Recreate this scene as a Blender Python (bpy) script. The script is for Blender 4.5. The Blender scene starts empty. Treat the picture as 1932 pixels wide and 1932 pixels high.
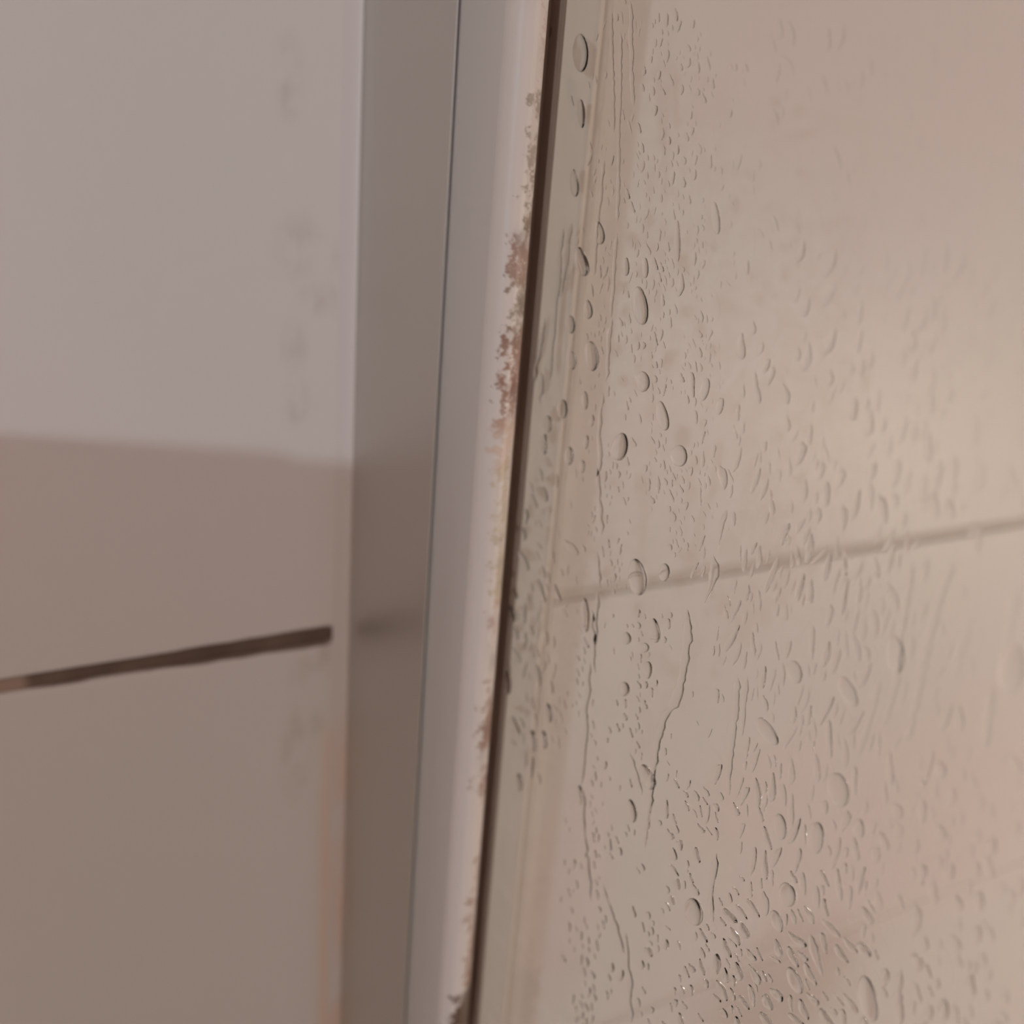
import bpy, math, random
import numpy as np

sc = bpy.context.scene
COL = sc.collection

# ------------------------------------------------------------------ camera
F_PX = 1955.14
CAM = (-0.08170, -0.19148, 0.10664)
RIGHT = (0.88212832, -0.46475343, 0.07651065)
DOWN = (-0.10162118, -0.34640729, -0.93256374)
FWD = (0.45991604, 0.81486578, -0.35280447)
cd = bpy.data.cameras.new('camera')
cam = bpy.data.objects.new('camera', cd)
COL.objects.link(cam)
from mathutils import Matrix, Vector
_r, _d, _f = Vector(RIGHT), Vector(DOWN), Vector(FWD)
M = Matrix((( _r.x, -_d.x, -_f.x, CAM[0]),
            ( _r.y, -_d.y, -_f.y, CAM[1]),
            ( _r.z, -_d.z, -_f.z, CAM[2]),
            (0, 0, 0, 1)))
cam.matrix_world = M
cd.sensor_width = 36.0
cd.lens = 36.0 * F_PX / 1932.0
cd.clip_start = 0.005
cd.clip_end = 20
cd.dof.use_dof = True
cd.dof.focus_distance = 0.134
cd.dof.aperture_fstop = 15.0
sc.camera = cam

# ------------------------------------------------------------------ world, lamps, exposure
w = bpy.data.worlds.new('world'); sc.world = w
w.use_nodes = True
w.node_tree.nodes['Background'].inputs[0].default_value = (0.0, 0.0, 0.0, 1)
w.node_tree.nodes['Background'].inputs[1].default_value = 0.0
sc.view_settings.view_transform = 'Standard'
sc.view_settings.look = 'None'
sc.view_settings.gamma = 1.0
sc.view_settings.use_curve_mapping = False
sc.view_settings.exposure = 0.0

def lamp(name, kind, loc, energy, color, **kw):
    l = bpy.data.lights.new(name, kind)
    l.energy = energy; l.color = color
    for k, v in kw.items(): setattr(l, k, v)
    o = bpy.data.objects.new(name, l); COL.objects.link(o); o.location = loc
    return o
# added unseen warm lamp, low on the right, brightening the tiles behind the glass
l = lamp('added_right_lamp', 'POINT', (0.60, -0.44, -0.12), 4.93, (1, 0.787, 0.671), shadow_soft_size=0.07)
# warm round lamp in the middle of the bathroom ceiling
l = lamp('room_ceiling_lamp', 'AREA', (-0.65, -1.30, 1.28), 4.75, (1, 0.63, 0.535), shape='DISK', size=0.34)
# small cool lamp beside the mirror, left of the picture
l = lamp('mirror_lamp', 'POINT', (-0.70, -0.90, 0.142), 8.2, (0.75, 0.86, 1.0), shadow_soft_size=0.006)

# ------------------------------------------------------------------ helpers
def at_plane(px, py, axis, val):
    """the point of the plane x=val (axis 0) or y=val (axis 1) seen at a pixel of the photograph"""
    dx, dy = (px - 966.0) / F_PX, (py - 966.0) / F_PX
    d = [RIGHT[i] * dx + DOWN[i] * dy + FWD[i] for i in range(3)]
    t = (val - CAM[axis]) / d[axis]
    return [CAM[i] + d[i] * t for i in range(3)]

def mesh_obj(name, verts, faces, mat, parent=None, smooth=False):
    me = bpy.data.meshes.new(name)
    me.from_pydata([tuple(v) for v in verts], [], [tuple(f) for f in faces])
    me.update()
    mats = mat if isinstance(mat, (list, tuple)) else [mat]
    for m in mats: me.materials.append(m)
    if smooth:
        me.polygons.foreach_set('use_smooth', [True] * len(me.polygons))
    o = bpy.data.objects.new(name, me)
    COL.objects.link(o)
    if parent: o.parent = parent
    return o

def tag(o, label=None, cat=None, group=None, kind=None):
    if label: o['label'] = label
    if cat: o['category'] = cat
    if group: o['group'] = group
    if kind: o['kind'] = kind
    return o

def empty(name, loc):
    o = bpy.data.objects.new(name, None); COL.objects.link(o); o.location = loc
    return o

def box(x0, x1, y0, y1, z0, z1):
    v = [(x0,y0,z0),(x1,y0,z0),(x1,y1,z0),(x0,y1,z0),(x0,y0,z1),(x1,y0,z1),(x1,y1,z1),(x0,y1,z1)]
    f = [(0,3,2,1),(4,5,6,7),(0,1,5,4),(1,2,6,5),(2,3,7,6),(3,0,4,7)]
    return v, f

def bevel(o, w, seg=3):
    m = o.modifiers.new('bevel', 'BEVEL'); m.width = w; m.segments = seg; m.limit_method = 'ANGLE'
    return o

def extrude(name, poly, z0, z1, mat, parent=None, smooth_angle=35):
    """a cross-section (x, y in millimetres, counter-clockwise seen from above) drawn out upright"""
    n = len(poly)
    v = [(p[0]/1000, p[1]/1000, z0) for p in poly] + [(p[0]/1000, p[1]/1000, z1) for p in poly]
    f = [(i, (i+1) % n, n+(i+1) % n, n+i) for i in range(n)]
    f.append(tuple(range(n-1, -1, -1))); f.append(tuple(range(n, 2*n)))
    o = mesh_obj(name, v, f, mat, parent)
    import bmesh
    bm = bmesh.new(); bm.from_mesh(o.data)
    bmesh.ops.recalc_face_normals(bm, faces=bm.faces)
    for e in bm.edges:
        e.smooth = not (len(e.link_faces) == 2 and e.calc_face_angle(0) > math.radians(smooth_angle))
    for fc in bm.faces: fc.smooth = True
    bm.to_mesh(o.data); bm.free()
    return o

class NT:
    def __init__(self, name):
        self.m = bpy.data.materials.new(name); self.m.use_nodes = True
        self.t = self.m.node_tree; self.n = self.t.nodes; self.n.clear()
        self.out = self.n.new('ShaderNodeOutputMaterial')
    def new(self, t, **kw):
        x = self.n.new(t)
        for k, v in kw.items(): setattr(x, k, v)
        return x
    def link(self, a, b): self.t.links.new(a, b)
    def val(self, sock, v):
        if hasattr(v, 'is_output'): self.link(v, sock)
        else: sock.default_value = v
    def math(self, op, a, b=0.0, c=None, clamp=False):
        x = self.new('ShaderNodeMath', operation=op); x.use_clamp = clamp
        self.val(x.inputs[0], a); self.val(x.inputs[1], b)
        if c is not None: self.val(x.inputs[2], c)
        return x.outputs[0]
    def step(self, v, a, b):
        x = self.new('ShaderNodeMapRange'); x.interpolation_type = 'SMOOTHSTEP'
        self.val(x.inputs['Value'], v); x.inputs['From Min'].default_value = a; x.inputs['From Max'].default_value = b
        return x.outputs[0]
    def mix(self, fac, a, b):
        x = self.new('ShaderNodeMix', data_type='RGBA')
        self.val(x.inputs[0], fac); self.val(x.inputs[6], a); self.val(x.inputs[7], b)
        return x.outputs[2]
    def noise(self, vec, scale, detail=3.0, rough=0.55):
        x = self.new('ShaderNodeTexNoise')
        x.inputs['Scale'].default_value = scale; x.inputs['Detail'].default_value = detail; x.inputs['Roughness'].default_value = rough
        self.link(vec, x.inputs['Vector'])
        return x.outputs['Fac']
    def stretch(self, vec, s):
        x = self.new('ShaderNodeMapping'); x.inputs['Scale'].default_value = s
        self.link(vec, x.inputs['Vector']); return x.outputs[0]
    def principled(self, **kw):
        b = self.new('ShaderNodeBsdfPrincipled')
        for k, v in kw.items(): self.val(b.inputs[k], v)
        self.link(b.outputs[0], self.out.inputs[0])
        return b

def rgb(r, g, b): return (r, g, b, 1.0)

def plain(name, col, rough=0.5, metal=0.0, spec=0.5, grain=0.0):
    t = NT(name)
    c = rgb(*col)
    if grain:
        tc = t.new('ShaderNodeTexCoord')
        n = t.noise(tc.outputs['Object'], 40.0)
        c = t.mix(t.math('MULTIPLY', n, grain), rgb(*col), rgb(*[k*0.7 for k in col]))
    b = t.principled(**{'Base Color': c, 'Roughness': rough, 'Metallic': metal})
    b.inputs['Specular IOR Level'].default_value = spec
    return t.m

# ------------------------------------------------------------------ tile and grout
TILE = (0.72, 0.695, 0.665)
def tile_material():
    t = NT('glazed_tile')
    g = t.new('ShaderNodeNewGeometry')
    pos = g.outputs['Position']
    sp = t.new('ShaderNodeSeparateXYZ'); t.link(pos, sp.inputs[0])
    X, Z = sp.outputs['X'], sp.outputs['Z']
    warp = t.noise(pos, 55.0, 4.0)
    fine = t.noise(t.stretch(pos, (1.0, 1.0, 0.55)), 220.0, 4.0)
    def blob(px, py, rx, rz, soft=0.5, warpamt=0.8):
        p = at_plane(px, py, 1, 0.0)
        a = t.math('DIVIDE', t.math('SUBTRACT', X, p[0]), rx)
        b = t.math('DIVIDE', t.math('SUBTRACT', Z, p[2]), rz)
        d = t.math('SQRT', t.math('ADD', t.math('MULTIPLY', a, a), t.math('MULTIPLY', b, b)))
        d = t.math('ADD', d, t.math('MULTIPLY', t.math('SUBTRACT', warp, 0.5), warpamt))
        return t.math('SUBTRACT', 1.0, t.step(d, 1.0 - soft, 1.0 + soft))
    col = t.mix(t.step(t.noise(pos, 9.0, 2.0), 0.35, 0.65), rgb(0.73, 0.695, 0.665), rgb(0.715, 0.70, 0.655))
    # pinkish blotches in the tile colour
    pink = None
    for b in [(1720, 120, 0.075, 0.032), (1720, 1560, 0.075, 0.050), (1450, 1500, 0.03, 0.02),
              (1085, 1650, 0.012, 0.040)]:
        m = blob(*b)
        pink = m if pink is None else t.math('MAXIMUM', pink, m)
    col = t.mix(t.math('MULTIPLY', pink, 0.45), col, rgb(0.76, 0.645, 0.615))
    # darker brownish patch low on the tiles behind the crowded drops
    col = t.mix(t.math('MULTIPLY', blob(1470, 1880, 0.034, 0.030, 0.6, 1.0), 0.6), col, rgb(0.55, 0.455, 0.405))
    # greenish smudges on the tile beside the joint
    sm = None
    for b in [(545, 140, 0.0025, 0.006), (565, 470, 0.004, 0.006), (590, 560, 0.003, 0.003), (555, 640, 0.0025, 0.006),
              (565, 760, 0.003, 0.004), (640, 520, 0.002, 0.006), (575, 1270, 0.0028, 0.004), (590, 1370, 0.0022, 0.004),
              (560, 1420, 0.0035, 0.009), (615, 1240, 0.0025, 0.006)]:
        m = blob(*b, 0.6, 1.4)
        sm = m if sm is None else t.math('MAXIMUM', sm, m)
    sm = t.math('MULTIPLY', sm, t.step(fine, 0.35, 0.7))
    col = t.mix(t.math('MULTIPLY', sm, 0.40), col, rgb(0.47, 0.42, 0.34))
    # mildew of the dark joint creeping over the tile edges
    creep = t.math('SUBTRACT', t.math('ABSOLUTE', Z), t.math('MULTIPLY_ADD', t.step(X, -0.060, -0.022), 0.0007, t.math('MULTIPLY', warp, 0.0016)))
    cm = t.math('SUBTRACT', 1.0, t.step(creep, 0.0006, 0.0011))
    cm = t.math('MULTIPLY', cm, t.math('MULTIPLY', t.step(X, -0.0765, -0.070), t.math('SUBTRACT', 1.0, t.step(t.math('MULTIPLY_ADD', fine, 0.003, X), -0.0155, -0.0135))))
    col = t.mix(t.math('MULTIPLY', cm, 0.92), col, rgb(0.17, 0.125, 0.095))
    # orange bloom low on the tile edge
    og = t.math('MULTIPLY', t.math('MULTIPLY', t.step(X, -0.0195, -0.0150), t.math('SUBTRACT', 1.0, t.step(X, -0.011, -0.009))), t.math('SUBTRACT', 1.0, t.step(Z, -0.034, -0.016)))
    ogn = t.math('MULTIPLY', og, t.step(t.noise(t.stretch(pos, (1.6, 1.0, 0.35)), 130.0, 3.0), 0.22, 0.55))
    col = t.mix(t.math('MULTIPLY', ogn, 0.8), col, rgb(0.76, 0.56, 0.41))
    b = t.principled(**{'Base Color': col, 'Roughness': 0.38})
    b.inputs['Specular IOR Level'].default_value = 0.22
    return t.m

def grout_material():
    t = NT('cement_grout')
    g = t.new('ShaderNodeNewGeometry'); pos = g.outputs['Position']
    sp = t.new('ShaderNodeSeparateXYZ'); t.link(pos, sp.inputs[0])
    X = sp.outputs['X']
    n = t.noise(pos, 160.0, 4.0)
    n2 = t.noise(pos, 60.0, 2.0)
    clean = t.mix(n, rgb(0.66, 0.62, 0.565), rgb(0.62, 0.58, 0.525))
    clean = t.mix(t.step(sp.outputs['Z'], -0.06, -0.12), clean, rgb(0.73, 0.69, 0.645))
    dark = t.mix(t.step(n2, 0.3, 0.7), rgb(0.20, 0.145, 0.11), rgb(0.135, 0.095, 0.07))
    edge = t.math('ADD', X, t.math('MULTIPLY', t.math('SUBTRACT', n, 0.5), 0.004))
    m = t.math('MULTIPLY', t.step(edge, -0.0775, -0.0745), t.math('SUBTRACT', 1.0, t.step(edge, -0.013, -0.011)))
    col = t.mix(m, t.mix(t.math('SUBTRACT', 1.0, t.step(X, -0.02, 0.0)), clean, rgb(0.40, 0.30, 0.24)), dark)
    t.principled(**{'Base Color': col, 'Roughness': 0.9})
    return t.m

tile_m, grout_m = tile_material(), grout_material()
plaster_m = plain('warm_white_paint', (0.74, 0.70, 0.66), 0.75, grain=0.1)
floor_m = plain('beige_floor_tile', (0.50, 0.45, 0.40), 0.55, grain=0.3)

# ------------------------------------------------------------------ room
X0, X1, Y0, Z0, Z1 = -1.35, 0.80, -1.70, -1.10, 1.30
def tiled_wall():
    v, f, mi = [], [], []
    a, b = box(X0, X1, 0.0011, 0.06, Z0, Z1)
    v += a; f += b; mi += [1] * 6
    W, H, J = 0.33, 0.15, 0.0016          # pitch, and half a joint
    c = 0.0006                             # rounded tile edge
    for i in range(-5, 4):
        for k in range(-8, 10):
            x0, x1 = max(i*W + J, X0), min((i+1)*W - J, X1)
            z0, z1 = max(k*H + J, Z0), min((k+1)*H - J, Z1)
            if x1 - x0 < 0.004 or z1 - z0 < 0.004: continue
            s = len(v)
            rings = [(0.0, 0.003), (0.0, c), (c*0.3, c*0.3), (c, 0.0)]
            for ins, y in rings:
                v += [(x0+ins, y, z0+ins), (x1-ins, y, z0+ins), (x1-ins, y, z1-ins), (x0+ins, y, z1-ins)]
            for r in range(len(rings)-1):
                for q in range(4):
                    p = (q+1) % 4
                    f.append((s+4*r+q, s+4*r+p, s+4*r+4+p, s+4*r+4+q)); mi.append(0)
            e = s + 4*(len(rings)-1)
            f.append((e, e+1, e+2, e+3)); mi.append(0)
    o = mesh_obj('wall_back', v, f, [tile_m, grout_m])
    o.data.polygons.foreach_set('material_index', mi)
    tag(o, 'white glazed tile wall with one dark mouldy grout line left of the profile', kind='structure')
    return o
tiled_wall()
for nm, b, m, lb in [
    ('floor', (X0-.06, X1+.06, Y0-.06, .06, Z0-.06, Z0), floor_m, 'beige tiled bathroom floor'),
    ('ceiling', (X0-.06, X1+.06, Y0-.06, .06, Z1, Z1+.06), plaster_m, 'white painted bathroom ceiling'),
    ('wall_left', (X0-.06, X0, Y0-.06, .06, Z0, Z1), plaster_m, 'painted wall on the left of the room'),
    ('wall_right', (X1, X1+.06, Y0-.06, .06, Z0, Z1), plaster_m, 'painted wall at the right end of the shower'),
    ('wall_front', (X0, X1, Y0-.06, Y0, Z0, Z1), plaster_m, 'painted wall behind the viewer')]:
    tag(mesh_obj(nm, *box(*b), m), lb, kind='structure')

# added box out of view; its top edge throws the shadow on the tiles
blocker = empty('shadow_blocker', (-0.41, 0.0, -0.25))
tag(blocker, 'added white box out of view that casts the shadow on the tiles', 'light block')
blocker_m = plain('white_lacquer', (0.70, 0.67, 0.64), 0.4)
def child(o): 
    o.location = -o.parent.location
    return o
child(bevel(mesh_obj('blocker_body', *box(-0.62, -0.20, -0.235, -0.0005, -0.55, 0.068), blocker_m, blocker), 0.0015))
dr = child(bevel(mesh_obj('blocker_front', *box(-0.615, -0.202, -0.255, -0.2365, -0.545, 0.0675), blocker_m, blocker), 0.0015))

# ------------------------------------------------------------------ shower screen
ZB, ZT = Z0 + 0.02, 1.0
scr = empty('shower_screen', (0.0, 0.0, ZB))
tag(scr, 'wet clear glass shower screen held in a pale metal wall profile', 'shower screen')

def metal(name, col, rough, streak=0.04, metallic=1.0):
    t = NT(name)
    tc = t.new('ShaderNodeTexCoord')
    n = t.noise(t.stretch(tc.outputs['Object'], (1, 1, 0.02)), 900.0, 2.0)
    c = t.mix(t.math('MULTIPLY', n, streak), rgb(*col), rgb(*[k*0.6 for k in col]))
    t.principled(**{'Base Color': c, 'Roughness': rough, 'Metallic': metallic})
    return t.m
alu = metal('satin_aluminium', (0.615, 0.592, 0.56), 0.43)
alu2 = metal('satin_aluminium_cover', (0.62, 0.60, 0.575), 0.5, 0.04, 0.45)
rubber = plain('dark_rubber', (0.25, 0.188, 0.145), 0.7)

def part(o):
    o.location = (-scr.location.x, -scr.location.y, -scr.location.z)
    return o

# outer channel screwed to the wall
part(extrude('wall_channel', [(-12.0, -0.2), (-12.0, -39.3), (-11.92, -39.4), (-11.68, -39.4), (-11.65, -39.3), (-11.65, -2.0), (13.4, -2.0),
      (13.4, -30.0), (13.8, -30.0), (13.8, -0.2)], ZB, ZT, alu, scr))

# inner profile that slides in the channel and rounds over towards the glass
poly = [(-11.3, -30.0), (-11.35, -39.2), (-11.42, -41.0), (-11.45, -45.0), (-11.45, -54.2)]
poly += [(-11.0, -54.6), (-7.6, -54.6), (-7.6, -30.0)]
part(extrude('inner_profile', poly, ZB, ZT, alu2, scr, 50))
poly = [(13.2, -16.0), (13.2, -37.0)]
for k in range(0, 11):
    a = math.radians(90 * k / 10)
    poly.append((9.8 + 3.4*math.cos(a), -39.0 - 6.5*math.sin(a)))
poly += [(8.9, -45.4), (8.9, -16.0)]
part(extrude('inner_profile', poly, ZB, ZT, plain('dull_grey_aluminium', (0.54, 0.50, 0.455), 0.8, 0.0, 0.1), scr, 50))

# mouldy silicone gasket: its stains are a colour attribute on a fine grid
def gasket_material():
    t = NT('stained_gasket')
    a = t.new('ShaderNodeVertexColor'); a.layer_name = 'stain'
    t.principled(**{'Base Color': a.outputs['Color'], 'Roughness': 0.45})
    return t.m
gm = gasket_material()

def vnoise(u, v, seed):
    """smooth value noise on a lattice"""
    rs = np.random.RandomState(seed); G = rs.rand(256, 256)
    ui, vi = np.floor(u).astype(int), np.floor(v).astype(int)
    fu, fv = u - ui, v - vi
    fu, fv = fu*fu*(3-2*fu), fv*fv*(3-2*fv)
    g = lambda a, b: G[a % 256, b % 256]
    return (g(ui,vi)*(1-fu)+g(ui+1,vi)*fu)*(1-fv) + (g(ui,vi+1)*(1-fu)+g(ui+1,vi+1)*fu)*fv
def fbm(u, v, seed, o=4):
    s, a, tot = 0, 1.0, 0
    for k in range(o):
        s = s + a*vnoise(u*2**k, v*2**k, seed+k); tot += a; a *= 0.55
    return s/tot

def z_on_gasket(py):
    # height of the gasket at picture row py (the strip runs from (1025, 0) to (870, 1932))
    return at_plane(1025 - 0.080*py, py, 0, -0.006)[2]

# rows of the photograph: (row from, row to, strength, lateral start 0..1, kind)
MOULD = [(-60, 20, .55, .62, 'pink'), (20, 135, .55, .55, 'pink'), (170, 240, .75, .45, 'grey'), (235, 335, .68, .40, 'grey'),
         (330, 420, .75, .40, 'grey'), (405, 440, .95, .50, 'grey'), (450, 535, .8, .22, 'red'), (535, 600, .85, .25, 'grey'),
         (600, 622, .9, .25, 'grey'), (622, 720, .9, .15, 'red'), (720, 790, .8, .12, 'red'), (785, 875, .8, .0, 'orange'),
         (860, 1010, .75, .30, 'yellow'), (1010, 1100, .75, .32, 'yellow'), (1095, 1130, .8, .35, 'yellow'), (1130, 1180, .75, .4, 'pink'),
         (1180, 1260, .45, .5, 'pink'), (1260, 1330, .6, .45, 'red'), (1310, 1400, .85, .35, 'red'), (1440, 1480, .9, .30, 'red'),
         (1480, 1600, .35, .75, 'pink'), (1600, 1680, .6, .55, 'red'), (1680, 1790, .7, .45, 'red'), (1800, 1840, .9, .45, 'red'),
         (1855, 1990, 1.0, .05, 'black')]
KIND = {'pink': (0.50, 0.31, 0.25), 'grey': (0.28, 0.225, 0.165), 'red': (0.30, 0.165, 0.115), 'orange': (0.60, 0.43, 0.32),
        'yellow': (0.50, 0.42, 0.26), 'black': (0.12, 0.075, 0.05)}

def gasket():
    z = np.concatenate([np.linspace(ZB, -0.17, 12)[:-1], np.linspace(-0.17, 0.16, 2200), np.linspace(0.16, ZT, 12)[1:]])
    # cross-section (mm): from the rounded profile to the lip by the glass
    arc = [(-9.2-2.27*math.cos(math.radians(q)), -53.9-2.9*math.sin(math.radians(q))) for q in (0, 12, 24, 36, 48, 60, 72, 82)]
    cs = np.array(arc + [(-8.3, -56.85), (-7.6, -56.65), (-6.8, -56.1), (-5.9, -55.5), (-5.45, -55.0), (-5.1, -54.2), (-5.0, -53.3), (-5.05, -50.0), (-5.1, -44.0)])
    seg = np.r_[0, np.cumsum(np.hypot(*np.diff(cs, axis=0).T))]; L = seg[-1]
    # fine sampling over the part that shows, coarse behind
    vis = seg[14]; s0 = seg[8]
    s = np.r_[np.linspace(0, vis, 44), seg[15:]]
    cx = np.interp(s, seg, cs[:, 0]); cy = np.interp(s, seg, cs[:, 1])
    nz, ns = len(z), len(s)
    U = np.clip((s - s0) / (vis - s0), -1.0, 1.4)[None, :].repeat(nz, 0); Zm = z[:, None].repeat(ns, 1)
    wob = (fbm(Zm*90, U*0+3, 5)-.5)*0.16/1000
    ed = np.clip(1-abs(U-.5)*2, 0, 1)*(U > 0)
    V = np.stack([cx[None]/1000 - wob*ed, cy[None]/1000 - wob*ed, Zm], -1)
    base = np.array([0.66, 0.615, 0.57]); colr = np.ones((nz, ns, 3))*base
    n1 = fbm(Zm*900, U*4+7, 11, 5); n2 = fbm(Zm*3000, U*10+20, 23); n3 = fbm(Zm*260, U*1.5, 41)
    for a, b, st, u0, kd in MOULD:
        za, zb = z_on_gasket(a), z_on_gasket(b)
        e = 0.0012
        prof = np.clip((za + e - Zm + (n1-.5)*.006)/(2*e), 0, 1)*np.clip((Zm - zb + e + (n1-.5)*.006)/(2*e), 0, 1)
        lat = np.clip((U - (u0-.34) + (n1-.5)*1.3)/0.12, 0, 1)
        dens = np.clip((n2*.5 + n3*.5 - .535 + .24*st)/.14, 0, 1)
        m = (prof*lat*dens*st)[..., None]
        if kd in ('yellow', 'orange', 'pink'): m = m*0.75
        colr = colr*(1-m) + np.array(KIND[kd])*m
    # the lip keeps a thin dark line of mould along the slot
    ln = (np.clip((U-.90)/.08, 0, 1)*(.35+.65*np.clip((n3-.35)/.2, 0, 1)))[..., None]*0.7
    colr = colr*(1-ln) + np.array((0.16, 0.11, 0.08))*ln
    idx = np.arange(nz*ns).reshape(nz, ns)
    q = np.stack([idx[:-1, :-1], idx[1:, :-1], idx[1:, 1:], idx[:-1, 1:]], -1).reshape(-1, 4)
    o = mesh_obj('gasket', V.reshape(-1, 3).tolist(), q[:, ::-1].tolist(), gm, scr, True)
    at = o.data.color_attributes.new('stain', 'FLOAT_COLOR', 'POINT')
    rgba = np.concatenate([colr, np.ones((nz, ns, 1))], -1).reshape(-1).astype(np.float32)
    at.data.foreach_set('color', rgba)
    o['label'] = 'pale silicone gasket strip spotted with brown and pink mould'
    part(o)
gasket()
far_m = plain('pale_silicone', (0.66, 0.61, 0.55), 0.8, grain=0.3)
part(extrude('gasket', [(6.05, -20.0), (6.05, -48.7), (6.7, -48.9), (7.8, -48.2), (8.85, -46.4), (8.85, -20.0)], ZB, ZT, far_m, scr))
part(extrude('glazing_bed', [(0.92, -30.0), (0.92, -48.95), (5.98, -48.95), (5.98, -30.0)], ZB, ZT, far_m, scr))
part(extrude('sealing_lip', [(0.02, -30.0), (0.02, -48.7), (0.45, -48.95), (0.9, -48.8), (0.9, -30.0)], ZB, ZT, rubber, scr))
lip = part(extrude('sealing_lip', [(-7.4, -40.0), (-4.9, -45.0), (-1.6, -46.6), (-0.05, -46.2), (-0.05, -40.0)], ZB, ZT, rubber, scr))
lip['label'] = 'dark rubber lip in the slot beside the glass'

# the pane
def glass_material():
    t = NT('clear_glass')
    tr = t.new('ShaderNodeBsdfTransparent'); tr.inputs[0].default_value = rgb(0.965, 0.972, 0.962)
    gl = t.new('ShaderNodeBsdfGlossy'); gl.inputs['Roughness'].default_value = 0.02
    lw = t.new('ShaderNodeLayerWeight'); lw.inputs[0].default_value = 0.5
    fr = t.math('MULTIPLY_ADD', t.math('POWER', lw.outputs['Facing'], 5.0), 0.96, 0.04)
    mx = t.new('ShaderNodeMixShader')
    t.link(fr, mx.inputs[0]); t.link(tr.outputs[0], mx.inputs[1]); t.link(gl.outputs[0], mx.inputs[2])
    t.link(mx.outputs[0], t.out.inputs[0])
    return t.m
part(mesh_obj('glass_pane', *box(0.0, 0.006, -0.85, -0.0490, ZB, ZT), glass_material(), scr))

# silicone bead between the profile and the tiles
def bead():
    t = NT('silicone_bead')
    g = t.new('ShaderNodeNewGeometry'); pos = g.outputs['Position']
    sp = t.new('ShaderNodeSeparateXYZ'); t.link(pos, sp.inputs[0])
    n = t.noise(t.stretch(pos, (1, 1, 0.3)), 160.0, 3.0)
    low = t.math('SUBTRACT', 1.0, t.step(sp.outputs['Z'], -0.040, -0.012))
    c = t.mix(t.math('MULTIPLY', t.math('MULTIPLY', low, t.step(n, 0.3, 0.6)), 0.55), rgb(0.69, 0.665, 0.635), rgb(0.74, 0.55, 0.43))
    t.principled(**{'Base Color': c, 'Roughness': 0.4})
    poly = [(-15.6, 0.0)]
    for k in range(0, 9):
        a = math.radians(90*k/8)
        poly.append((-15.6 + 3.55*math.sin(a), -0.7*(1-math.cos(a))))
    poly += [(-12.05, 0.0)]
    o = extrude('sealant_bead', poly, Z0, ZT, t.m)
    tag(o, 'pale silicone sealant bead running up between the tiles and the metal profile', 'sealant')
bead()

# ------------------------------------------------------------------ water on the glass
def water_material():
    t = NT('water')
    g = t.new('ShaderNodeBsdfGlass'); g.inputs['IOR'].default_value = 1.33; g.inputs['Roughness'].default_value = 0.0
    t.link(g.outputs[0], t.out.inputs[0])
    return t.m
water = water_material()
GAP = -0.00002
SWELL = 0.62
DENS = 2.7
TAKEN = {}

def free(cx, cy, w, h, tilt=0, claim=True, margin=0.5, force=False):
    """keeps beads of water apart: checks (and claims) the 3-pixel cells under an ellipse"""
    cells = set()
    ct, st = math.cos(math.radians(tilt)), math.sin(math.radians(tilt))
    nx, ny = max(2, int(w/2)), max(2, int(h/2))
    for i in range(-nx, nx+1):
        for j in range(-ny, ny+1):
            x, y = i/nx, j/ny
            if x*x + y*y > 1: continue
            x *= w*0.5+margin; y *= h*0.5+margin
            cells.add((int((cx+x*ct-y*st)//3), int((cy+x*st+y*ct)//3)))
    if not force and any(c in TAKEN for c in cells): return False
    if claim:
        for c in cells: TAKEN[c] = 1
    return True
rnd = random.Random(4)

def dome(outline_px, height, rings=5):
    """a bead of water on the camera side of the glass: outline in picture points laid on the pane, swelling to `height` metres"""
    o = np.array([at_plane(px, py, 0, 0.0)[1:] for px, py in outline_px])
    c = o.mean(0); n = len(o)
    v, f = [], []
    for k in range(rings):
        r = math.cos(math.pi/2*k/rings) if k else 1.0
        h = height*math.sqrt(max(0, 1-r*r))
        for p in o:
            q = c + (p-c)*r
            v.append((GAP - h, q[0], q[1]))
    v.append((GAP - height, c[0], c[1]))
    for k in range(rings-1):
        for i in range(n):
            j = (i+1) % n
            f.append((k*n+i, k*n+j, (k+1)*n+j, (k+1)*n+i))
    for i in range(n):
        f.append(((rings-1)*n+i, (rings-1)*n+(i+1) % n, rings*n))
    f.append(tuple(range(n-1, -1, -1)))
    return v, f

def ellipse(cx, cy, w, h, tilt=0.0, tear=0.0, n=22, rough=0.0):
    pts = []
    ct, st = math.cos(math.radians(tilt)), math.sin(math.radians(tilt))
    ph = rnd.uniform(0, 6.28)
    for i in range(n):
        a = 2*math.pi*i/n
        k = 1 + rough*math.sin(2*a+ph) + rough*0.6*math.sin(3*a+2.1*ph)
        x, y = 0.5*w*math.cos(a)*k, 0.5*h*math.sin(a)*k
        x *= 1 + tear*(y/(0.5*h))           # tear > 0: fuller below
        pts.append((cx + x*ct - y*st, cy + x*st + y*ct))
    return pts

def ribbon(path, w):
    """outline of a rivulet along a path of picture points; w = width or list of widths"""
    P = np.array(path, float); n = len(P)
    W = np.array(w if isinstance(w, (list, tuple)) else [w]*n, float)
    # resample
    s = np.r_[0, np.cumsum(np.hypot(*np.diff(P, axis=0).T))]
    m = max(6, int(s[-1]/8)); t = np.linspace(0, s[-1], m)
    x, y, ww = np.interp(t, s, P[:, 0]), np.interp(t, s, P[:, 1]), np.interp(t, s, W)
    ww = ww*(1 + 0.28*np.array([rnd.uniform(-1, 1) for _ in range(m)]))
    return x, y, ww

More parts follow.
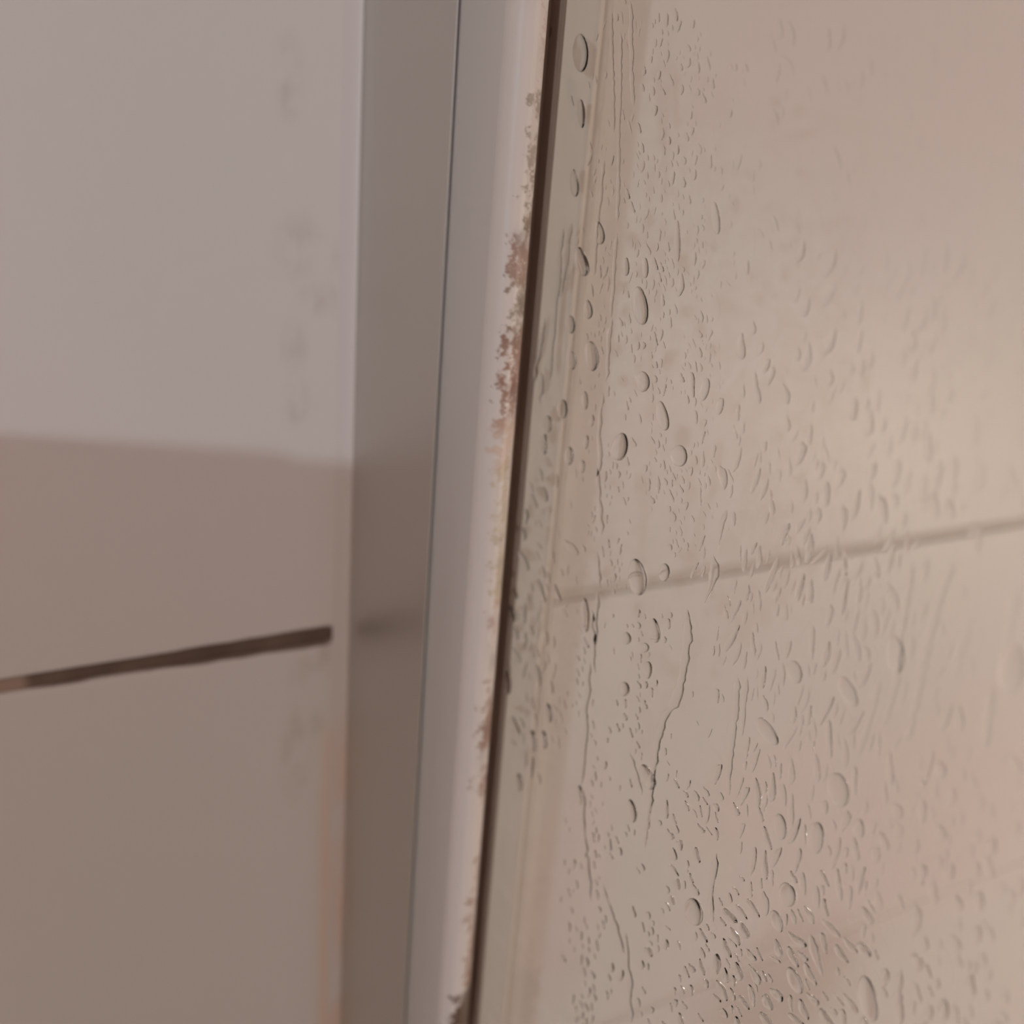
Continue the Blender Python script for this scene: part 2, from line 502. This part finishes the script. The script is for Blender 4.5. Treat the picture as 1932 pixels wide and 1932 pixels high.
def stream(path, w, height, across=8):
    x, y, ww = ribbon(path, w)
    m = len(x); v, f = [], []
    for i in range(m):
        i0, i1 = max(0, i-1), min(m-1, i+1)
        dx, dy = x[i1]-x[i0], y[i1]-y[i0]; L = math.hypot(dx, dy) or 1
        nx, ny = dy/L, -dx/L
        e = min(1.0, min(i, m-1-i)/2.0 + 0.12)
        for k in range(across+1):
            u = -math.cos(math.pi*k/across)
            p = at_plane(x[i]+nx*ww[i]*0.5*u*e, y[i]+ny*ww[i]*0.5*u*e, 0, 0.0)
            v.append((GAP - height*e*math.sqrt(max(0, 1-u*u)), p[1], p[2]))
    A = across+1
    for i in range(m-1):
        for k in range(across):
            f.append((i*A+k, i*A+k+1, (i+1)*A+k+1, (i+1)*A+k))
        f.append((i*A, (i+1)*A, (i+1)*A+across, i*A+across))
    f.append(tuple(range(A))); f.append(tuple((m-1)*A+k for k in range(A-1, -1, -1)))
    return v, f

def finish(o):
    import bmesh
    bm = bmesh.new(); bm.from_mesh(o.data)
    bmesh.ops.recalc_face_normals(bm, faces=bm.faces)
    for e in bm.edges:
        e.smooth = not (len(e.link_faces) == 2 and e.calc_face_angle(0) > math.radians(60))
    for fc in bm.faces: fc.smooth = True
    # origin at the centre of the bead
    c = sum((v.co for v in bm.verts), Vector())/len(bm.verts)
    for v in bm.verts: v.co -= c
    bm.to_mesh(o.data); bm.free()
    o.location = c
    return o

def scale_mm(px, py):
    a, b = at_plane(px, py, 0, 0.0), at_plane(px+1, py, 0, 0.0)
    c = at_plane(px, py+1, 0, 0.0)
    return math.hypot(b[1]-a[1], b[2]-a[2]), math.hypot(c[1]-a[1], c[2]-a[2])

def bead_height(cx, cy, w, h, k):
    sx, sy = scale_mm(cx, cy)
    return SWELL*k*0.5*min(w*sx, h*sy)

def add_drop(cx, cy, w, h, tilt=0, tear=0.0, k=0.42, rough=0.04, label=None, group=None):
    v, f = dome(ellipse(cx, cy, w, h, tilt, tear, 26, rough), bead_height(cx, cy, w, h, k), 6)
    return tag(finish(mesh_obj('water_drop', v, f, water)), label, 'water drop', group)

def add_stream(path, w, k, label, group=None):
    for (xa, ya), (xb, yb) in zip(path, path[1:]):
        for q in range(9):
            free(xa+(xb-xa)*q/8, ya+(yb-ya)*q/8, np.max(w)*1.2, np.max(w)*1.2+abs(yb-ya)/8, force=True)
    v, f = stream(path, w, bead_height(path[0][0], path[0][1], np.mean(w), 999, k))
    return tag(finish(mesh_obj('water_trickle', v, f, water)), label, 'water trickle', group)

HERO = [
 (1097, 214, 15, 56, -3, 0.0, .55, 'dark narrow water drop near the top of the glass, close to the profile'),
 (1096, 100, 30, 74, 0, 0.0, .30, 'faint wide ring of water near the top edge, above the dark narrow drop'),
 (1098, 494, 24, 58, -14, 0.25, .55, 'dark teardrop of water with a bent tail, below the narrow dark drop'),
 (1084, 345, 17, 54, -4, 0.2, .40, 'pear shaped water drop halfway between the two dark drops'),
 (1131, 440, 20, 44, -6, 0.1, .34, 'pale water drop up to the right of the dark teardrop'),
 (1278, 455, 13, 82, -1, 0.0, .42, 'long soft dark water drop high among the speckles'),
 (1350, 412, 18, 62, -5, 0.0, .36, 'soft blurred oval drop right of the long dark drop in the speckles'),
 (1181, 503, 15, 34, 2, 0.2, .34, 'small square ended water drop right of the dark teardrop, left of its pair'),
 (1217, 505, 15, 38, 0, 0.15, .34, 'small water drop right of the dark teardrop, right of its pair'),
 (1208, 576, 30, 76, -8, 0.1, .34, 'large crooked water drop at the upper middle of the speckled column'),
 (1110, 584, 18, 36, -6, 0.1, .36, 'oval water drop just below the tail of the dark teardrop'),
 (1077, 612, 19, 36, -4, 0.1, .42, 'oval water drop near the seal, level with the white gap in the mould'),
 (1080, 680, 17, 36, -2, 0.0, .46, 'round backed water drop near the seal beside the brown mould patch'),
 (1117, 672, 27, 58, -4, 0.0, .44, 'large crescent water drop right of the brown mould patch'),
 (1104, 755, 13, 36, -3, 0.0, .42, 'thin crescent water drop below the large crescent drop'),
 (1062, 772, 22, 36, 4, 0.0, .44, 'yellowish oval water drop near the seal below the brown mould'),
 (1034, 800, 18, 32, 0, 0.0, .46, 'plump water drop closest to the seal, under the yellowish drop'),
 (1027, 838, 14, 38, 0, 0.0, .40, 'narrow water drop close to the seal, below the plump one'),
 (1074, 860, 18, 34, 2, 0.0, .46, 'clear half moon water drop, left of the smaller half moon drop'),
 (1099, 880, 12, 25, 2, 0.0, .46, 'smaller half moon water drop, lowest of the cluster near the seal'),
 (1106, 834, 11, 27, 4, 0.0, .42, 'slim water drop above the smaller half moon drop'),
 (1117, 794, 10, 22, 6, 0.0, .40, 'tiny slanted water drop below the thin crescent drop'),
 (1170, 842, 34, 52, 12, 0.2, .40, 'hooked water drop with a dark right edge in the middle of the glass'),
 (1281, 860, 34, 40, 0, 0.0, .36, 'round water drop right of the hooked drop'),
 (1250, 785, 24, 56, -10, 0.1, .34, 'pale long water drop above the round drop right of the hooked one'),
 (1213, 720, 26, 40, 0, 0.0, .30, 'faint water drop above the hooked drop'),
 (1330, 735, 18, 44, 12, 0.0, .34, 'soft slanted water drop right of the faint long drop'),
 (1203, 1088, 36, 68, -10, 0.1, .46, 'large ringed water drop sitting on the pale grout line'),
 (1198, 1100, 20, 36, -18, 0.0, .0, None),
 (1254, 1080, 22, 34, 0, 0.0, .42, 'pale rounded water drop on the grout line right of the ringed drop'),
 (1105, 1160, 15, 66, -3, 0.0, .55, 'long dark spindle shaped water drop below the grout line'),
 (1178, 1300, 22, 28, 0, 0.0, .50, 'clear round water drop alone below the grout line'),
 (1183, 1204, 17, 24, 0, 0.1, .44, 'round water drop up from the lone round drop'),
 (1235, 1190, 22, 46, -4, 0.2, .44, 'bulging water drop at the end of a short run, left of the long trickle'),
 (1261, 1177, 11, 20, 0, 0.0, .44, 'small bright water drop right of the bulging drop'),
 (1216, 1222, 18, 18, 0, 0.0, .40, 'small clustered water drop under the bulging drop'),
 (1222, 1264, 18, 34, 0, 0.0, .38, 'pale water drop between the bulging drop and the lone round drop'),
 (1222, 1466, 27, 50, -22, 0.1, .50, 'leaf shaped water drop beside the lower end of the long trickle'),
 (1192, 1530, 20, 44, -12, 0.1, .40, 'pale pear shaped drop below the leaf shaped drop'),
 (1094, 1500, 14, 36, -4, 0.0, .42, 'short water drop low on the glass near the seal'),
 (1035, 1345, 16, 36, -8, 0.0, .40, 'oval water drop near the seal in the lower half'),
 (1005, 1398, 16, 40, -8, 0.0, .42, 'left drop of a touching pair near the seal in the lower half'),
 (1026, 1396, 14, 36, -8, 0.0, .42, 'right drop of a touching pair near the seal in the lower half'),
 (980, 1476, 14, 34, -8, 0.0, .42, 'lowest pale water drop hugging the dark slot'),
 (958, 1288, 12, 46, -4, 0.0, .50, 'dark slim water drop touching the dark slot'),
 (1500, 1268, 28, 46, -12, 0.0, .42, 'broad water drop with a dark right edge among the streaks'),
 (1448, 1380, 26, 64, -36, 0.0, .46, 'slanted spindle drop at the left of the streaked area'),
 (1600, 1305, 30, 62, -26, 0.0, .46, 'slanted dark water drop in the middle of the streaked area'),
 (1690, 1235, 34, 72, -4, 0.0, .40, 'large blurred water drop right of the slanted dark drop'),
 (1908, 1262, 50, 96, 10, 0.0, .36, 'largest blurred water drop at the right edge of the photo'),
 (1582, 1490, 42, 66, -16, 0.0, .42, 'round shouldered water drop low in the streaked area'),
 (1540, 1580, 30, 62, 0, 0.0, .46, 'upright water drop with a dark right side under the round shouldered drop'),
 (1472, 1560, 26, 50, -10, 0.0, .40, 'oval water drop left of the upright drop'),
 (1486, 1688, 34, 48, -16, 0.0, .42, 'pale water drop above the crowded bright drops'),
 (1310, 1720, 34, 56, -14, 0.0, .44, 'fat water drop at the left of the crowded drops'),
 (1500, 1850, 24, 56, -24, 0.0, .50, 'bright slanted drop in the thick of the crowded drops'),
 (1466, 1738, 20, 46, -20, 0.0, .50, 'bright slanted drop at the top of the crowded drops'),
 (1638, 1885, 34, 92, -14, 0.0, .44, 'long pale water drop at the lower right of the crowded drops'),
 (1358, 1390, 12, 24, -10, 0.0, .40, None),
]
for h in HERO:
    cx, cy, w_, h_, tl, te, k, lb = h
    if lb is None: continue
    free(cx, cy, w_, h_, tl, force=True)
    add_drop(cx, cy, w_, h_, tl, te, k, 0.03, lb)

add_stream([(1297, 1150), (1298, 1200), (1287, 1280), (1274, 1328), (1254, 1350), (1241, 1395), (1235, 1440), (1228, 1490), (1222, 1560), (1217, 1600)],
           [10, 18, 17, 15, 12, 15, 12, 14, 9, 6], .40, 'long winding trickle of water running down the middle of the glass')
add_stream([(1346, 1048), (1349, 1075), (1342, 1105), (1330, 1138)], [10, 18, 14, 4], .46, 'short curved trickle crossing the pale grout line')
add_stream([(1372, 960), (1362, 990), (1356, 1030)], [9, 11, 5], .40, 'short straight trickle above the curved one')
add_stream([(1800, 1060), (1778, 1110), (1757, 1190), (1744, 1240), (1728, 1330), (1712, 1400)], [14, 16, 16, 18, 14, 10], .38, 'longest blurred trickle at the right of the streaked area')
add_stream([(1722, 1060), (1712, 1120), (1700, 1200), (1690, 1290), (1668, 1370)], [12, 14, 12, 14, 10], .36, 'blurred trickle left of the longest one')
add_stream([(1832, 1170), (1812, 1230), (1802, 1280)], [14, 16, 8], .36, 'short blurred trickle right of the longest one')
add_stream([(1872, 1290), (1866, 1340), (1858, 1420)], [16, 20, 12], .38, 'bright upright trickle near the right edge')
add_stream([(1920, 1110), (1908, 1160), (1900, 1210)], [16, 20, 10], .34, 'blurred trickle above the largest blurred drop')
add_stream([(1660, 1280), (1640, 1360), (1618, 1430)], [12, 14, 8], .36, 'thin trickle between the slanted dark drop and the large blurred drop')
add_stream([(1528, 1762), (1538, 1800), (1552, 1842)], [14, 18, 8], .5, 'bright diagonal trickle above the crowded drops')
add_stream([(1392, 1278), (1388, 1340), (1382, 1400), (1374, 1460), (1376, 1500)], [12, 12, 10, 12, 8], .40, 'knobbly trickle along the left edge of the streaked area')
add_stream([(1410, 1275), (1404, 1330), (1400, 1390)], [9, 10, 6], .38, 'thin trickle close beside the knobbly one')
add_stream([(1352, 1610), (1346, 1650), (1340, 1700), (1346, 1740)], [10, 12, 10, 12], .40, 'knobbly trickle above the fat drop low on the glass')
add_stream([(1726, 1700), (1730, 1735), (1722, 1770)], [16, 20, 10], .42, 'short bent trickle in the clear lower right area')
add_stream([(1700, 1830), (1694, 1880), (1700, 1935)], [18, 16, 14], .38, 'blurred trickle running off the lower edge')
for i, (x0, y0, y1, dx, wd) in enumerate([(1152, 20, 250, 6, 5), (1170, 60, 420, -6, 5), (1190, 0, 200, 4, 6), (1140, 300, 520, -20, 5),
        (1062, 430, 720, -24, 5), (1078, 420, 560, -18, 5), (1165, 440, 600, -14, 5)]):
    add_stream([(x0+dx*j/6 + rnd.uniform(-2, 2), y0+(y1-y0)*j/6) for j in range(7)], wd+2, .24,
               'hair thin straight run of water in the upper left part of the glass', 'thin runs of water high on the glass')
for i, (x0, y0, y1, dx) in enumerate([(1152, 600, 720, -8), (1135, 740, 900, -6), (1128, 880, 1010, 8), (1128, 1040, 1110, 4), (1127, 1118, 1270, -6),
        (1112, 1250, 1480, -16), (1098, 1490, 1620, 6), (1108, 1610, 1700, 8), (1136, 1670, 1800, 40), (1180, 1760, 1930, 14),
        (1190, 1420, 1500, 20), (1030, 600, 720, -22), (1022, 700, 760, -4), (1115, 1150, 1220, 8)]):
    add_stream([(x0+dx*j/8 + rnd.uniform(-3, 3), y0+(y1-y0)*j/8) for j in range(9)], [rnd.uniform(5, 10) for _ in range(9)], .26,
               'broken thread of beaded water running down near the seal', 'beaded threads of water near the seal')

# droplets by area of the glass: (x from, x to, y from, y to, how many, width, height, tilt, swell)
AREA = [
 ('speckle', 1195, 1360, 30, 1010, 330, (3, 9), (8, 26), -4, .34),
 ('speckle', 1230, 1345, 480, 1030, 150, (3, 8), (7, 20), -6, .40),
 ('speckle', 1110, 1200, 20, 620, 70, (3, 7), (10, 30), 2, .30),
 ('speckle', 1105, 1180, 600, 1120, 70, (3, 6), (8, 22), -2, .40),
 ('speckle', 1160, 1260, 1160, 1480, 70, (4, 10), (8, 20), -6, .42),
 ('speckle', 1080, 1140, 1160, 1930, 110, (3, 7), (8, 22), -6, .38),
 ('film', 962, 1055, 900, 1480, 60, (4, 13), (14, 44), -10, .20),
 ('streak', 1370, 1560, 830, 1560, 260, (5, 11), (18, 52), 8, .52),
 ('streak', 1480, 1760, 930, 1480, 260, (7, 14), (22, 70), 10, .55),
 ('streak', 1420, 1640, 1460, 1700, 130, (7, 14), (20, 60), 4, .56),
 ('haze', 1480, 1932, 470, 960, 110, (8, 18), (20, 60), 4, .40),
 ('haze', 1380, 1900, 60, 520, 60, (6, 14), (16, 50), -6, .26),
 ('spray', 1285, 1420, 1490, 1932, 150, (6, 12), (14, 30), -22, .60),
 ('crowd', 1395, 1610, 1720, 1932, 300, (7, 15), (18, 46), -26, .80),
 ('crowd', 1420, 1560, 1640, 1760, 50, (7, 14), (18, 40), -22, .75),
 ('sparse', 1620, 1932, 1440, 1932, 110, (9, 20), (18, 46), -4, .46),
 ('sparse', 1560, 1760, 1480, 1760, 60, (8, 16), (18, 40), 0, .34),
 ('sparse', 1140, 1290, 1560, 1932, 45, (5, 10), (10, 26), -12, .36),
]
WORDS = {
 'speckle': ('small clear droplet among the fine speckles on the middle of the glass', 'speckled droplets'),
 'film': ('small streaky droplet in the wet film right beside the dark slot', 'droplets in the wet film'),
 'streak': ('slim upright droplet in the dense streaked area right of the middle', 'streaked droplets'),
 'haze': ('faint blurred droplet in the upper right of the glass', 'blurred droplets at the upper right'),
 'spray': ('slanted droplet in the scattered band left of the crowded drops', 'slanted spray droplets'),
 'crowd': ('bright slanted droplet in the crowd at the bottom of the photo', 'crowded bright droplets'),
 'sparse': ('soft droplet in the loose scatter at the lower right or bottom of the glass', 'scattered droplets at the lower right'),
}
from mathutils import noise as mnoise
cand = []
for kd, x0, x1, y0, y1, n, wr, hr, tl, k in AREA:
    done = 0
    for _ in range(n*30):
        if done >= n*DENS: break
        cx = rnd.gauss((x0+x1)/2, (x1-x0)*0.33)
        cy = rnd.uniform(y0-50, y1+50)
        if kd == 'film' and cx < 955 + (1500-cy)*0.02: continue
        edge = max(y0-cy, cy-y1, 0)/50
        # droplets gather in knots and threads, with bare glass between
        d = mnoise.noise((cx/34.0, cy/95.0, 3.1)) + 0.6*mnoise.noise((cx/13.0, cy/34.0, 8.7))
        if d < 0.03 + edge + rnd.uniform(-.22, .22): continue
        done += 1
        s = rnd.random()**3.0
        w_ = wr[0] + (wr[1]-wr[0])*s; h_ = hr[0] + (hr[1]-hr[0])*(0.7*s + 0.3*rnd.random())
        cand.append((w_*h_, kd, cx, cy, w_, h_, tl + rnd.gauss(0, 11), k*rnd.uniform(.6, 1.35)))
cand.sort(reverse=True)
cand = [c for c in cand if free(c[2], c[3], c[4], c[5], c[6])]
NIND = 215
for a, kd, cx, cy, w_, h_, tl, k in cand[:NIND]:
    add_drop(cx, cy, w_, h_, tl, rnd.uniform(-.2, .35), k, 0.16, WORDS[kd][0], WORDS[kd][1])
v, f = [], []
for a, kd, cx, cy, w_, h_, tl, k in cand[NIND:]:
    dv, df = dome(ellipse(cx, cy, w_, h_, tl, rnd.uniform(-.2, .35), 12, 0.20), bead_height(cx, cy, w_, h_, k), 4)
    s = len(v); v += dv; f += [tuple(i+s for i in q) for q in df]
o = mesh_obj('fine_droplets', v, f, water)
tag(finish(o), 'fine spray of countless tiny droplets all over the wet glass', 'water droplets', kind='stuff')
